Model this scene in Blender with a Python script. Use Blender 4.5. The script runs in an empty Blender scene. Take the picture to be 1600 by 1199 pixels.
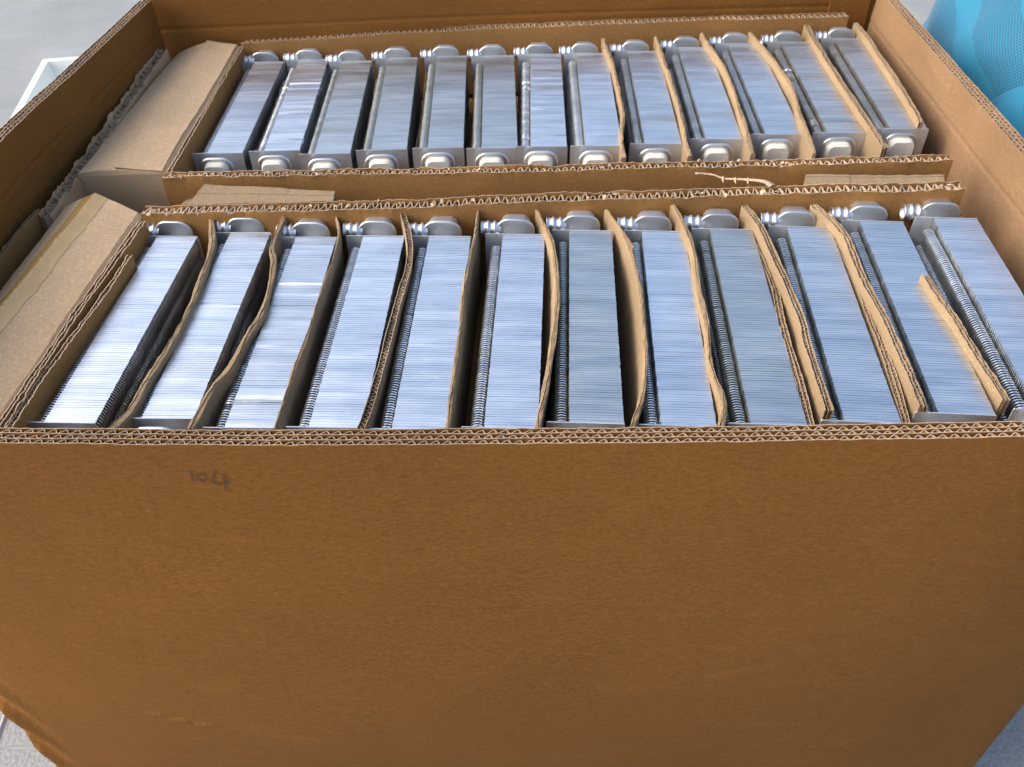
import bpy, math, random
import numpy as np
from mathutils import Vector, Matrix, noise
R = math.radians
rng = np.random.RandomState(7)
scene = bpy.context.scene
C = scene.collection

# ------------------------------------------------------------------ camera, world, light
cam_data = bpy.data.cameras.new('camera')
cam = bpy.data.objects.new('camera', cam_data); C.objects.link(cam)
cam_data.sensor_width = 36.0
cam_data.lens = 36.0 * 1340 / 1600
cam_data.clip_start = 0.05; cam_data.clip_end = 200
pitch, roll = R(42.5), R(-0.75)
F = Vector((0, math.cos(pitch), -math.sin(pitch))); U = Vector((0, math.sin(pitch), math.cos(pitch))); X = Vector((1, 0, 0))
Rv = X * math.cos(roll) + U * math.sin(roll); Uv = -X * math.sin(roll) + U * math.cos(roll)
cam.matrix_world = Matrix(((Rv.x, Uv.x, -F.x, 0), (Rv.y, Uv.y, -F.y, 0), (Rv.z, Uv.z, -F.z, 1.5), (0, 0, 0, 1)))
cam_data.dof.use_dof = True; cam_data.dof.focus_distance = 0.98; cam_data.dof.aperture_fstop = 9.0
scene.camera = cam

SUN_AZ, SUN_EL = R(-96), R(36)        # azimuth from +Y, clockwise (negative = to the left of the view)
world = bpy.data.worlds.new('World'); scene.world = world; world.use_nodes = True
wn = world.node_tree.nodes; wl = world.node_tree.links
sky = wn.new('ShaderNodeTexSky'); sky.sky_type = 'NISHITA'; sky.sun_disc = False
sky.sun_elevation = SUN_EL; sky.sun_rotation = SUN_AZ; sky.air_density = 1.0; sky.dust_density = 5.0; sky.ozone_density = 1.0
wl.new(sky.outputs['Color'], wn['Background'].inputs['Color'])
wn['Background'].inputs['Strength'].default_value = 0.15
sun_data = bpy.data.lights.new('sun', 'SUN'); sun_data.energy = 0.55; sun_data.angle = R(40); sun_data.color = (1.0, 0.97, 0.93)
sun = bpy.data.objects.new('sun', sun_data); C.objects.link(sun)
sd = Vector((math.sin(SUN_AZ) * math.cos(SUN_EL), math.cos(SUN_AZ) * math.cos(SUN_EL), math.sin(SUN_EL)))
sun.rotation_euler = sd.to_track_quat('Z', 'Y').to_euler()
scene.view_settings.view_transform = 'Standard'; scene.view_settings.look = 'None'
scene.view_settings.exposure = 1.22; scene.view_settings.gamma = 1.0

# ------------------------------------------------------------------ materials
def material(name, base, rough=0.8, metal=0.0, var=None, scale=40, stretch=(1, 1, 1), bump=0.0, bump_scale=300, spec=0.5):
    m = bpy.data.materials.new(name); m.use_nodes = True
    n, l = m.node_tree.nodes, m.node_tree.links
    b = n['Principled BSDF']
    b.inputs['Base Color'].default_value = (*base, 1); b.inputs['Roughness'].default_value = rough
    b.inputs['Metallic'].default_value = metal; b.inputs['Specular IOR Level'].default_value = spec
    tc = n.new('ShaderNodeTexCoord'); mp = n.new('ShaderNodeMapping'); mp.inputs['Scale'].default_value = stretch
    l.new(tc.outputs['Object'], mp.inputs['Vector'])
    if var:
        a = n.new('ShaderNodeTexNoise'); a.inputs['Scale'].default_value = scale; a.inputs['Detail'].default_value = 6
        a.inputs['Roughness'].default_value = 0.65
        l.new(mp.outputs['Vector'], a.inputs['Vector'])
        r = n.new('ShaderNodeValToRGB'); r.color_ramp.elements[0].position = 0.3; r.color_ramp.elements[1].position = 0.7
        r.color_ramp.elements[0].color = (*var, 1); r.color_ramp.elements[1].color = (*base, 1)
        l.new(a.outputs['Fac'], r.inputs['Fac']); l.new(r.outputs['Color'], b.inputs['Base Color'])
    if bump:
        c = n.new('ShaderNodeTexNoise'); c.inputs['Scale'].default_value = bump_scale; c.inputs['Detail'].default_value = 4
        l.new(mp.outputs['Vector'], c.inputs['Vector'])
        bp = n.new('ShaderNodeBump'); bp.inputs['Strength'].default_value = bump; bp.inputs['Distance'].default_value = 0.001
        l.new(c.outputs['Fac'], bp.inputs['Height']); l.new(bp.outputs['Normal'], b.inputs['Normal'])
    return m

def kraft(name, base, fibre=0.16, big=0.14, flute_lines=0.0, grain=(130, 130, 420)):
    """brown kraft board: short fibres, cloudy tone, faint wear"""
    m = bpy.data.materials.new(name); m.use_nodes = True
    n, l = m.node_tree.nodes, m.node_tree.links
    b = n['Principled BSDF']; b.inputs['Roughness'].default_value = 0.82; b.inputs['Specular IOR Level'].default_value = 0.12
    tc = n.new('ShaderNodeTexCoord')
    mp = n.new('ShaderNodeMapping'); mp.inputs['Scale'].default_value = grain
    l.new(tc.outputs['Object'], mp.inputs['Vector'])
    fine = n.new('ShaderNodeTexNoise'); fine.inputs['Scale'].default_value = 1.0; fine.inputs['Detail'].default_value = 5; fine.inputs['Roughness'].default_value = 0.7
    l.new(mp.outputs['Vector'], fine.inputs['Vector'])
    cl = n.new('ShaderNodeTexNoise'); cl.inputs['Scale'].default_value = 5.0; cl.inputs['Detail'].default_value = 5
    l.new(tc.outputs['Object'], cl.inputs['Vector'])
    def mr(src, lo, hi, a=0.3, z=0.7):
        q = n.new('ShaderNodeMapRange'); q.inputs[1].default_value = a; q.inputs[2].default_value = z
        q.inputs[3].default_value = lo; q.inputs[4].default_value = hi; l.new(src, q.inputs[0]); return q.outputs[0]
    # sparse lighter fibres and dull rub marks
    mp2 = n.new('ShaderNodeMapping'); mp2.inputs['Scale'].default_value = (260, 260, 1500); l.new(tc.outputs['Object'], mp2.inputs['Vector'])
    fb = n.new('ShaderNodeTexNoise'); fb.inputs['Scale'].default_value = 1.0; fb.inputs['Detail'].default_value = 2; l.new(mp2.outputs['Vector'], fb.inputs['Vector'])
    rub = n.new('ShaderNodeTexNoise'); rub.inputs['Scale'].default_value = 11; rub.inputs['Detail'].default_value = 7; rub.inputs['Distortion'].default_value = 2.0
    mp3 = n.new('ShaderNodeMapping'); mp3.inputs['Scale'].default_value = (0.5, 0.5, 1.6); mp3.inputs['Rotation'].default_value = (0, 0.3, 0)
    l.new(tc.outputs['Object'], mp3.inputs['Vector']); l.new(mp3.outputs['Vector'], rub.inputs['Vector'])
    m0 = n.new('ShaderNodeMath'); m0.operation = 'MULTIPLY'
    l.new(mr(fb.outputs['Fac'], 0.90, 1.22, 0.45, 0.8), m0.inputs[0]); l.new(mr(rub.outputs['Fac'], 0.985, 1.11, 0.55, 0.78), m0.inputs[1])
    mul0 = n.new('ShaderNodeMath'); mul0.operation = 'MULTIPLY'; l.new(m0.outputs[0], mul0.inputs[0])
    mul = n.new('ShaderNodeMath'); mul.operation = 'MULTIPLY'
    l.new(mr(fine.outputs['Fac'], 1 - fibre, 1 + fibre), mul.inputs[0]); l.new(mr(cl.outputs['Fac'], 1 - big, 1 + big), mul.inputs[1])
    vm = n.new('ShaderNodeVectorMath'); vm.operation = 'SCALE'; vm.inputs[0].default_value = base
    l.new(mul.outputs[0], mul0.inputs[1]); l.new(mul0.outputs[0], vm.inputs['Scale']); l.new(vm.outputs[0], b.inputs['Base Color'])
    bp = n.new('ShaderNodeBump'); bp.inputs['Strength'].default_value = 0.5; bp.inputs['Distance'].default_value = 0.0006
    wv = n.new('ShaderNodeTexWave'); wv.wave_type = 'BANDS'; wv.bands_direction = 'X'; wv.inputs['Scale'].default_value = 0.314 / 0.0113
    wv.inputs['Distortion'].default_value = 0.6; wv.inputs['Detail Scale'].default_value = 0.5; l.new(tc.outputs['Object'], wv.inputs['Vector'])
    wa = n.new('ShaderNodeMath'); wa.operation = 'MULTIPLY_ADD'; wa.inputs[1].default_value = flute_lines
    l.new(wv.outputs['Fac'], wa.inputs[0]); l.new(fine.outputs['Fac'], wa.inputs[2])
    l.new(wa.outputs[0], bp.inputs['Height']); l.new(bp.outputs['Normal'], b.inputs['Normal'])
    return m

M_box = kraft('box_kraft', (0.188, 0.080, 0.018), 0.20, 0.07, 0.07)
M_box_lit = kraft('box_kraft_lit', (0.225, 0.140, 0.078))  # same board as the rest; right wall's light put into a paler tone
M_tray = kraft('tray_kraft', (0.28, 0.145, 0.050))
M_div = kraft('divider_kraft', (0.262, 0.190, 0.115), 0.1, 0.12, 0.0, (420, 240, 420))
M_carton = kraft('carton_kraft', (0.41, 0.295, 0.18), 0.10, 0.10, 0.0, (420, 240, 420))
M_edge = kraft('cut_paper_edge', (0.39, 0.30, 0.21), 0.12, 0.2)
M_flute_dark = kraft('flute_paper_brown', (0.27, 0.17, 0.095), 0.15, 0.25)
M_flute = kraft('flute_paper', (0.42, 0.31, 0.21), 0.15, 0.25)
M_ply = kraft('torn_grey_ply', (0.46, 0.30, 0.17), 0.15, 0.3)
M_tape = material('packing_tape', (0.40, 0.265, 0.10), 0.20, var=(0.33, 0.215, 0.08), scale=14, bump=0.25, bump_scale=90)
M_ink = material('pen_ink', (0.055, 0.03, 0.03), 0.6)
M_foam = material('white_foam', (0.74, 0.76, 0.72), 0.7, bump=0.2, bump_scale=200)

def metal(name, base, rough, streak=0.06):
    m = bpy.data.materials.new(name); m.use_nodes = True
    n, l = m.node_tree.nodes, m.node_tree.links
    b = n['Principled BSDF']; b.inputs['Metallic'].default_value = 1.0
    tc = n.new('ShaderNodeTexCoord'); mp = n.new('ShaderNodeMapping'); mp.inputs['Scale'].default_value = (9, 55, 9)
    oi = n.new('ShaderNodeObjectInfo'); ad = n.new('ShaderNodeVectorMath'); ad.operation = 'ADD'
    sc = n.new('ShaderNodeVectorMath'); sc.operation = 'SCALE'; sc.inputs['Scale'].default_value = 7.0
    l.new(oi.outputs['Location'], sc.inputs[0]); l.new(tc.outputs['Object'], ad.inputs[0]); l.new(sc.outputs[0], ad.inputs[1])
    l.new(ad.outputs[0], mp.inputs['Vector'])
    t = n.new('ShaderNodeTexNoise'); t.inputs['Scale'].default_value = 1.0; t.inputs['Detail'].default_value = 5; t.inputs['Roughness'].default_value = 0.6
    l.new(mp.outputs['Vector'], t.inputs['Vector'])
    q = n.new('ShaderNodeMapRange'); q.inputs[1].default_value = 0.3; q.inputs[2].default_value = 0.7
    q.inputs[3].default_value = rough - streak; q.inputs[4].default_value = rough + streak
    l.new(t.outputs['Fac'], q.inputs[0]); l.new(q.outputs[0], b.inputs['Roughness'])
    q2 = n.new('ShaderNodeMapRange'); q2.inputs[1].default_value = 0.3; q2.inputs[2].default_value = 0.7
    q2.inputs[3].default_value = 0.86; q2.inputs[4].default_value = 1.06
    l.new(t.outputs['Fac'], q2.inputs[0])
    vm = n.new('ShaderNodeVectorMath'); vm.operation = 'SCALE'; vm.inputs[0].default_value = base
    l.new(q2.outputs[0], vm.inputs['Scale']); l.new(vm.outputs[0], b.inputs['Base Color'])
    return m
M_sky_bright = metal('aluminium_reflect_bright', (0.89, 0.92, 0.94), 0.38)  # same aluminium throughout; base tones stand in for each radiator's sky reflection
M_sky_mid = metal('aluminium_reflect_mid', (0.79, 0.82, 0.835), 0.39)
M_sky_dim = metal('aluminium_reflect_dim', (0.67, 0.70, 0.685), 0.41)
M_sky_warm = metal('aluminium_reflect_warm', (0.72, 0.70, 0.66), 0.41)
M_plate = metal('plate_steel', (0.66, 0.68, 0.71), 0.42); M_plate.node_tree.nodes['Principled BSDF'].inputs['Metallic'].default_value = 0.75
M_tank = metal('tank_aluminium', (0.72, 0.74, 0.76), 0.42); M_tank.node_tree.nodes['Principled BSDF'].inputs['Metallic'].default_value = 0.93
M_flange = metal('flange_aluminium', (0.62, 0.64, 0.65), 0.42); M_flange.node_tree.nodes['Principled BSDF'].inputs['Metallic'].default_value = 0.93
M_cap = material('cap_cream_reflection', (0.64, 0.63, 0.56), 0.75, 0.0, var=(0.55, 0.54, 0.48), scale=60)  # metal cap; cream reflection of the cardboard put into its colour

# ------------------------------------------------------------------ helpers
def tag(o, label=None, cat=None, group=None, kind=None):
    if label: o['label'] = label
    if cat: o['category'] = cat
    if group: o['group'] = group
    if kind: o['kind'] = kind
    return o

class MB:
    def __init__(s): s.v = []; s.f = []; s.m = []; s.n = 0
    def add(s, verts, faces, mi=0):
        verts = np.asarray(verts, float).reshape(-1, 3); k = s.n
        s.v.append(verts); s.n += len(verts)
        for f in faces: s.f.append(tuple(int(i) + k for i in f))
        s.m += [mi] * len(faces)
    def grid(s, P, mi=0, flip=False):
        P = np.asarray(P, float); a, b = P.shape[:2]
        i = np.arange(a * b).reshape(a, b)
        q = np.stack([i[:-1, :-1], i[1:, :-1], i[1:, 1:], i[:-1, 1:]], -1).reshape(-1, 4)
        if flip: q = q[:, ::-1]
        s.add(P.reshape(-1, 3), q.tolist(), mi)
    def mesh(s, name, mats, smooth=False):
        me = bpy.data.meshes.new(name)
        me.from_pydata(np.concatenate(s.v).tolist(), [], s.f)
        for m in (mats if isinstance(mats, (list, tuple)) else [mats]): me.materials.append(m)
        me.polygons.foreach_set('material_index', s.m)
        if smooth: me.polygons.foreach_set('use_smooth', [True] * len(s.f))
        me.update(); return me
    def build(s, name, mats, parent=None, smooth=False):
        o = bpy.data.objects.new(name, s.mesh(name, mats, smooth)); C.objects.link(o)
        if parent: o.parent = parent
        return o

def link(name, me, parent=None):
    o = bpy.data.objects.new(name, me); C.objects.link(o)
    if parent: o.parent = parent
    return o

def empty(name, loc=(0, 0, 0), rz=0):
    o = bpy.data.objects.new(name, None); C.objects.link(o); o.location = loc; o.rotation_euler = (0, 0, rz)
    o.empty_display_size = 0.05
    return o

def resample(path, step):
    """Catmull-Rom through the points, then even spacing"""
    P = np.array(path, float)
    if len(P) > 2:
        Q = np.vstack([2 * P[0] - P[1], P, 2 * P[-1] - P[-2]]); out = []
        for i in range(1, len(Q) - 2):
            t = np.linspace(0, 1, 14, endpoint=False)[:, None]
            out.append(0.5 * ((2 * Q[i]) + (-Q[i-1] + Q[i+1]) * t + (2*Q[i-1] - 5*Q[i] + 4*Q[i+1] - Q[i+2]) * t**2 + (-Q[i-1] + 3*Q[i] - 3*Q[i+1] + Q[i+2]) * t**3))
        P = np.vstack(out + [P[-1:]])
    d = np.r_[0, np.cumsum(np.linalg.norm(np.diff(P, axis=0), axis=1))]
    n = max(2, int(round(d[-1] / step)) + 1)
    s = np.linspace(0, d[-1], n)
    return np.stack([np.interp(s, d, P[:, k]) for k in range(3)], 1), s

def nrm2(P):
    T = np.gradient(P[:, :2], axis=0); T /= np.linalg.norm(T, axis=1)[:, None] + 1e-9
    return np.stack([T[:, 1], -T[:, 0], np.zeros(len(T))], 1)      # right-hand side of the path

def smooth_noise(n, k, amp):
    a = rng.randn(int(n) + 2 * k + 2); ker = np.ones(k) / k
    a = np.convolve(a, ker, 'same')[k:k + int(n)]
    return a / (a.std() + 1e-9) * amp

def board(name, path, thick, layers, pitch, height, parent=None, mats=None, bottom=0.0, jz=0.0008, torn=0.0,
          disp=None, zs=None, flute_depth=None, liner_t=0.0007, step=None, skew=0.0, flip=False, lean=(0, 0), crush=0.0, flute_t=0.0006):
    """corrugated board standing along a path: outer and inner liners, middle liners, fluting between them (child object)"""
    step = step or 0.006
    P, s = resample(path, step); N = nrm2(P); n = len(P)
    chord = P[0] + (P[-1] - P[0]) * (s / s[-1])[:, None]
    if zs is None: zs = [0, 0.03, 0.08, 0.16, 0.3, 1.0]
    def rows(off, zfr, Pp, Nn, ch, top, wb=0.0):
        out = []
        for z in zfr:
            q = Pp * (1 - z * bottom) + ch * (z * bottom) + Nn * (off + wb * math.exp(-z * height / 0.006))[:, None]
            q = q.copy(); q[:, 2] = top - z * height
            q[:, 0] += lean[0] * z; q[:, 1] += lean[1] * z
            if disp is not None: q = disp(q, z)
            out.append(q)
        return np.stack(out, 1)
    mb = MB()
    offs = np.linspace(-thick / 2, thick / 2, layers + 1)
    wob = [smooth_noise(n, 5, crush) for _ in offs]
    tops = []
    for li, o in enumerate(offs):
        top = P[:, 2] + rng.randn(n) * jz + smooth_noise(n, 9, jz)
        if torn: top = top - np.abs(smooth_noise(n, 4, torn)) * (1 if li not in (0, layers) else 0.55)
        tops.append(top)
        outer = li in (0, layers)
        zf = zs if outer else [0, 0.03 / height if height > 0.05 else 1]
        t = liner_t
        A = rows(np.full(n, o - t / 2), zf, P, N, chord, top, wob[li]); B = rows(np.full(n, o + t / 2), zf, P, N, chord, top, wob[li])
        mb.grid(A, 0, True); mb.grid(B, 0)
        mb.grid(np.stack([A[:, 0], B[:, 0]], 1), 1)
        for e in (0, -1): mb.grid(np.stack([A[e], B[e]], 1), 1)
    o = mb.build(name, mats or [M_tray, M_edge], parent)
    # fluting
    k = 8
    Pf, sf = resample(path, pitch / k); Nf = nrm2(Pf); nf = len(Pf)
    chf = Pf[0] + (Pf[-1] - Pf[0]) * (sf / sf[-1])[:, None]
    fb = MB(); lt = thick / layers
    fd = flute_depth or min(height, 0.03)
    for li in range(layers):
        ph = sf / pitch * 2 * math.pi + li * 2.1 + np.cumsum(rng.randn(nf) * 0.02 + smooth_noise(nf, 30, 0.01) * (1 + 40 * crush))
        w = np.sin(ph + skew * np.sin(ph)); w = np.sign(w) * np.abs(w) ** 0.8
        amp = (lt - liner_t - flute_t) / 2 * 0.97
        cen = (offs[li] + offs[li + 1]) / 2
        off = cen + w * amp
        if crush: off = np.clip(off + smooth_noise(nf, 6, crush), offs[li] + (liner_t + flute_t) / 2, offs[li + 1] - (liner_t + flute_t) / 2)
        top = np.interp(sf, s, np.minimum(tops[li], tops[li + 1])) - 0.0006 - np.abs(rng.randn(nf)) * jz * 0.7
        if torn: top = top - np.abs(smooth_noise(nf, 5, torn * 0.8))
        t = flute_t
        # thickness along the sheet's own normal, approximated by both directions
        T = np.stack([-Nf[:, 1], Nf[:, 0], np.zeros(nf)], 1)
        dw = np.gradient(off) / (pitch / k); ln = np.sqrt(1 + dw ** 2)
        a = Pf + Nf * off[:, None]; side = (Nf - T * dw[:, None]) / ln[:, None] * t / 2
        def rr(sgn):
            out = []
            for z in (0, fd / height):
                q = (a + side * sgn) * 1.0
                q = q + (chf - Pf) * (z * bottom)
                q[:, 2] = top - z * height
                q[:, 0] += lean[0] * z; q[:, 1] += lean[1] * z
                if disp is not None: q = disp(q, z)
                out.append(q)
            return np.stack(out, 1)
        A, B = rr(-1), rr(1)
        fb.grid(A, 0, True); fb.grid(B, 0); fb.grid(np.stack([A[:, 0], B[:, 0]], 1), 1)
    fo = fb.build('fluting', [M_flute if flute_t > 0.001 else M_flute_dark, M_edge], o); tag(fo, kind='stuff')
    return o

def slab(name, path, thick, height, parent=None, mat=None, bottom=0.0, crease=0.0):
    """folded board with a soft rounded top, standing along a path"""
    P, s = resample(path, 0.008); n = len(P); N = nrm2(P)
    chord = P[0] + (P[-1] - P[0]) * (s / s[-1])[:, None]
    wid = thick * 0.8 * (1 + smooth_noise(n, 7, 0.14)); dz = smooth_noise(n, 6, 0.0009); gj = smooth_noise(n, 7, 0.14)
    prof = [(-0.5, 1), (-0.5, 0.3), (-0.5, 0.025), (-0.40, 0.006), (-0.12, 0.0), (0.0, 0.016), (0.10, 0.001), (0.40, 0.006), (0.5, 0.025), (0.5, 0.3), (0.5, 1)]
    rows = []
    for a, z in prof:
        q = P * (1 - z * bottom) + chord * z * bottom + N * (wid * a)[:, None]
        if abs(a) < 0.2: q += N * (gj * wid)[:, None]
        q[:, 2] = P[:, 2] + dz - z * height
        if 0 < z < 0.05: q[:, 2] += rng.randn(n) * 0.00035
        if crease and 0.0 < z < 1: q += N * (smooth_noise(n, 8, crease))[:, None]
        rows.append(q)
    mb = MB(); G = np.stack(rows, 1); mb.grid(G, 0)
    mb.add(G[0], [tuple(range(len(prof)))]); mb.add(G[-1], [tuple(range(len(prof)))[::-1]])
    return mb.build(name, mat or M_div, parent, smooth=False)

def rounded_rect(w, h, r, seg=5):
    pts = []
    for cx, cz, a0 in ((w/2-r, h/2-r, 0), (-w/2+r, h/2-r, 90), (-w/2+r, -h/2+r, 180), (w/2-r, -h/2+r, 270)):
        for i in range(seg + 1):
            a = R(a0 + 90 * i / seg); pts.append((cx + r * math.cos(a), cz + r * math.sin(a)))
    return np.array(pts)

def loft_y(mb, sections, cx, cz, mi=0, caps=(True, True)):
    """sections: list of (y, w, h, r) rounded rectangles swept along y"""
    L = []
    for y, w, h, r in sections:
        p = rounded_rect(w, h, r); L.append(np.stack([p[:, 0] + cx, np.full(len(p), y), p[:, 1] + cz], 1))
    G = np.stack(L, 0); G = np.concatenate([G, G[:, :1]], 1)
    up = sections[-1][0] > sections[0][0]
    mb.grid(G, mi, not up)
    k = G.shape[1] - 1
    if caps[0]: mb.add(G[0, :k], [tuple(range(k)) if up else tuple(range(k))[::-1]], mi)
    if caps[1]: mb.add(G[-1, :k], [tuple(range(k))[::-1] if up else tuple(range(k))], mi)

# ------------------------------------------------------------------ ground
def ground_material():
    m = bpy.data.materials.new('concrete_ground'); m.use_nodes = True
    n, l = m.node_tree.nodes, m.node_tree.links; b = n['Principled BSDF']; b.inputs['Roughness'].default_value = 0.85
    tc = n.new('ShaderNodeTexCoord')
    a = n.new('ShaderNodeTexNoise'); a.inputs['Scale'].default_value = 2.2; a.inputs['Detail'].default_value = 9; a.inputs['Roughness'].default_value = 0.62; a.inputs['Distortion'].default_value = 0.6
    l.new(tc.outputs['Object'], a.inputs['Vector'])
    r = n.new('ShaderNodeValToRGB'); r.color_ramp.elements[0].position = 0.25; r.color_ramp.elements[1].position = 0.75
    r.color_ramp.elements[0].color = (0.205, 0.222, 0.226, 1); r.color_ramp.elements[1].color = (0.30, 0.318, 0.32, 1)
    l.new(a.outputs['Fac'], r.inputs['Fac'])
    g = n.new('ShaderNodeTexNoise'); g.inputs['Scale'].default_value = 160; g.inputs['Detail'].default_value = 5; l.new(tc.outputs['Object'], g.inputs['Vector'])
    mx = n.new('ShaderNodeMix'); mx.data_type = 'RGBA'; mx.blend_type = 'MULTIPLY'; mx.inputs[0].default_value = 1.0
    q = n.new('ShaderNodeMapRange'); q.inputs[1].default_value = 0.3; q.inputs[2].default_value = 0.7; q.inputs[3].default_value = 0.75; q.inputs[4].default_value = 1.15
    l.new(g.outputs['Fac'], q.inputs[0]); l.new(r.outputs['Color'], mx.inputs[6]); l.new(q.outputs[0], mx.inputs[7])
    l.new(mx.outputs[2], b.inputs['Base Color'])
    bp = n.new('ShaderNodeBump'); bp.inputs['Strength'].default_value = 0.6; bp.inputs['Distance'].default_value = 0.004
    l.new(g.outputs['Fac'], bp.inputs['Height']); l.new(bp.outputs['Normal'], b.inputs['Normal'])
    return m
M_ground = ground_material()
# one sheet with shallow joints pressed into it (real grooves near the box)
def ground():
    mb = MB()
    mb.add([(-60, -60, 0), (60, -60, 0), (60, 60, 0), (-60, 60, 0)], [(0, 1, 2, 3)])
    o = mb.build('ground', M_ground); tag(o, kind='structure')
ground()
def ground_joint(pts, w=0.004):
    P, s = resample([(x, y, 0.004) for x, y in pts], 0.02); N = nrm2(P); n = len(P)
    w1 = w * (1 + smooth_noise(n, 4, 0.35)); j = smooth_noise(n, 6, 0.003)
    mb = MB(); A = P + N * (j - w1)[:, None]; B = P + N * (j + w1)[:, None]; A[:, 2] = 0.0005; B[:, 2] = 0.0005; K = P + N * j[:, None]
    mb.grid(np.stack([A, K, B], 1)); return mb
M_mortar = material('mortar_ridge', (0.33, 0.34, 0.34), 0.9, var=(0.22, 0.23, 0.24), scale=60)
mm = MB()
for pts in (((-2.2, 0.655), (-1.2, 0.69), (-0.6, 0.70)), ((-1.02, 0.1), (-1.0, 0.40), (-1.01, 0.66)), ((-0.93, 0.7), (-0.94, 1.1), (-0.93, 1.6))):
    q = ground_joint(pts); mm.v += [v for v in q.v]; 
    for f in q.f: mm.f.append(tuple(i + mm.n for i in f))
    mm.m += q.m; mm.n += q.n
go = mm.build('pavement_joint', M_mortar); tag(go, kind='structure')

# ------------------------------------------------------------------ radiators
W, L, HT = 0.0590, 0.380, 0.115
NF = 94
def fin_outline():
    """cross-section of one fin, x to the right, z up, from bottom left round the top to bottom right"""
    p = []
    def arc(cx, cz, r, a0, a1, k):
        for i in range(k + 1):
            a = R(a0 + (a1 - a0) * i / k); p.append((cx + r * math.cos(a), cz + r * math.sin(a)))
    p.append((-0.034, -HT))
    arc(-0.0405, -0.100, 0.0095, 250, 110, 5)
    arc(-0.0405, -0.072, 0.0095, 250, 110, 5)
    arc(-0.0405, -0.042, 0.0095, 250, 100, 7)
    arc(-0.0378, -0.0140, 0.0080, 245, 15, 12)
    p.append((-0.0302, -0.0095)); p.append((-0.0295, 0.0)); p.append((0.0, 0.0003)); p.append((0.0295, 0.0))
    # right side: shallow lobes
    for c in (-0.017, -0.046, -0.075, -0.1):
        for i in range(5):
            a = R(60 - 30 * i); p.append((0.0195 + 0.0098 * math.cos(a), c + 0.0125 * math.sin(a)))
    p.append((0.022, -HT))
    return np.array(p)
OUT = fin_outline()
def fin_stack(seed, bent, wave):
    r = np.random.RandomState(seed)
    mb = MB(); pt = L / NF; k = len(OUT)
    i0 = int(np.argmin(np.abs(OUT[:, 0] + 0.0295) + np.abs(OUT[:, 1]))); top = (i0, i0 + 1, i0 + 2)
    tilt = np.convolve(r.randn(NF + 12), np.ones(7) / 7, 'same')[6:6 + NF] * wave + r.randn(NF) * 0.00003
    for f in range(NF):
        y0 = -L / 2 + f * pt
        d = pt * 0.89
        jx = r.randn() * 0.00018; jz = r.randn() * 0.00006
        b = (r.rand() < bent)
        t = tilt[f] + (r.randn() * 0.00028 if b else 0)
        OX = OUT[:, 0] if f < NF - 4 else np.maximum(OUT[:, 0], -0.0305)
        A = np.stack([OX + jx, np.full(k, y0), OUT[:, 1] + jz - t], 1)
        B = np.stack([OX + jx, np.full(k, y0 + d), OUT[:, 1] + jz + t], 1)
        if b:
            q = r.choice([0, 1, 2]); A[top[q], 2] -= abs(r.randn()) * 0.0004; B[top[q], 1] += r.randn() * 0.0003
        # the lip of lobes is shallower than the top flange, so gaps stay open there
        lob = np.ones(k, bool); lob[list(top)] = False
        lw_ = (OUT[:, 0] < -0.0296) & ~((OUT[:, 0] > -0.0315) & (OUT[:, 1] > -0.0105))
        B[lob, 1] = y0 + pt * 0.16
        B[lw_, 1] = y0 + pt * 0.42
        # round the lip over: outer edge pulled in a little
        Cc = B.copy(); cen = np.array([-0.005, 0, -0.055])
        Cc[lw_, 1] += pt * 0.16
        dirn = (cen - Cc); dirn[:, 1] = 0; dirn /= np.linalg.norm(dirn, axis=1)[:, None]
        Cc[lw_] += dirn[lw_] * 0.0009
        Cc[list(top), 1] = B[list(top), 1] + pt * 0.02
        mb.grid(np.stack([A, B, Cc], 1), 0)
        mb.add(A, [tuple(range(k))[::-1]])
    return mb.mesh('fin_stack', M_sky_bright)
def plate_mesh():
    mb = MB(); x0, x1, z0, z1, t = -0.0545, 0.0305, -HT - 0.002, 0.0012, 0.0007
    p = rounded_rect(x1 - x0, z1 - z0, 0.002, 2); cx, cz = (x0 + x1) / 2, (z0 + z1) / 2
    loft_y(mb, [(-t, x1 - x0, z1 - z0, 0.002), (t, x1 - x0, z1 - z0, 0.002)], cx, cz)
    return mb.mesh('header_plate', M_plate)
TW, TH, TX = 0.055, 0.062, -0.013
def tank_meshes(sign, flange_y, dome, TZ):
    s = sign; mb = MB()
    loft_y(mb, [(0.0006*s, TW*0.84, TH*0.52, 0.014), (flange_y*0.35*s, TW*0.72, TH*0.46, 0.013), (flange_y*0.8*s, TW*0.70, TH*0.46, 0.013), (flange_y*0.97*s, TW*0.76, TH*0.52, 0.014)], TX, TZ - 0.0105)
    body = mb.mesh('tank_neck', M_tank, True)
    mb = MB(); y = flange_y
    loft_y(mb, [((y+0.0001)*s, TW*0.95, TH*0.95, 0.017), ((y+0.0004)*s, TW, TH, 0.018), ((y+0.0022)*s, TW*1.012, TH*1.012, 0.0182), ((y+0.0042)*s, TW, TH, 0.018), ((y+0.0048)*s, TW*0.93, TH*0.93, 0.016)], TX, TZ)
    fl = mb.mesh('tank_flange', M_flange, True)
    mb = MB(); y = flange_y + 0.0043
    k1, k2, zz = (0.80, 0.88, 0.0010) if s > 0 else (0.74, 0.82, -0.001)
    loft_y(mb, [(y*s, TW*k1, TH*k2, 0.012), ((y+dome*0.6)*s, TW*(k1-.02), TH*(k2-.02), 0.012), ((y+dome*0.85)*s, TW*(k1-.07), TH*(k2-.06), 0.011), ((y+dome)*s, TW*(k1-(.2 if s > 0 else .11)), TH*(k2-(.15 if s > 0 else .09)), 0.008)], TX, TZ + zz, caps=(False, True))
    dm = mb.mesh('tank_cap', M_tank if s > 0 else M_cap, True)
    return body, fl, dm
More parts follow.
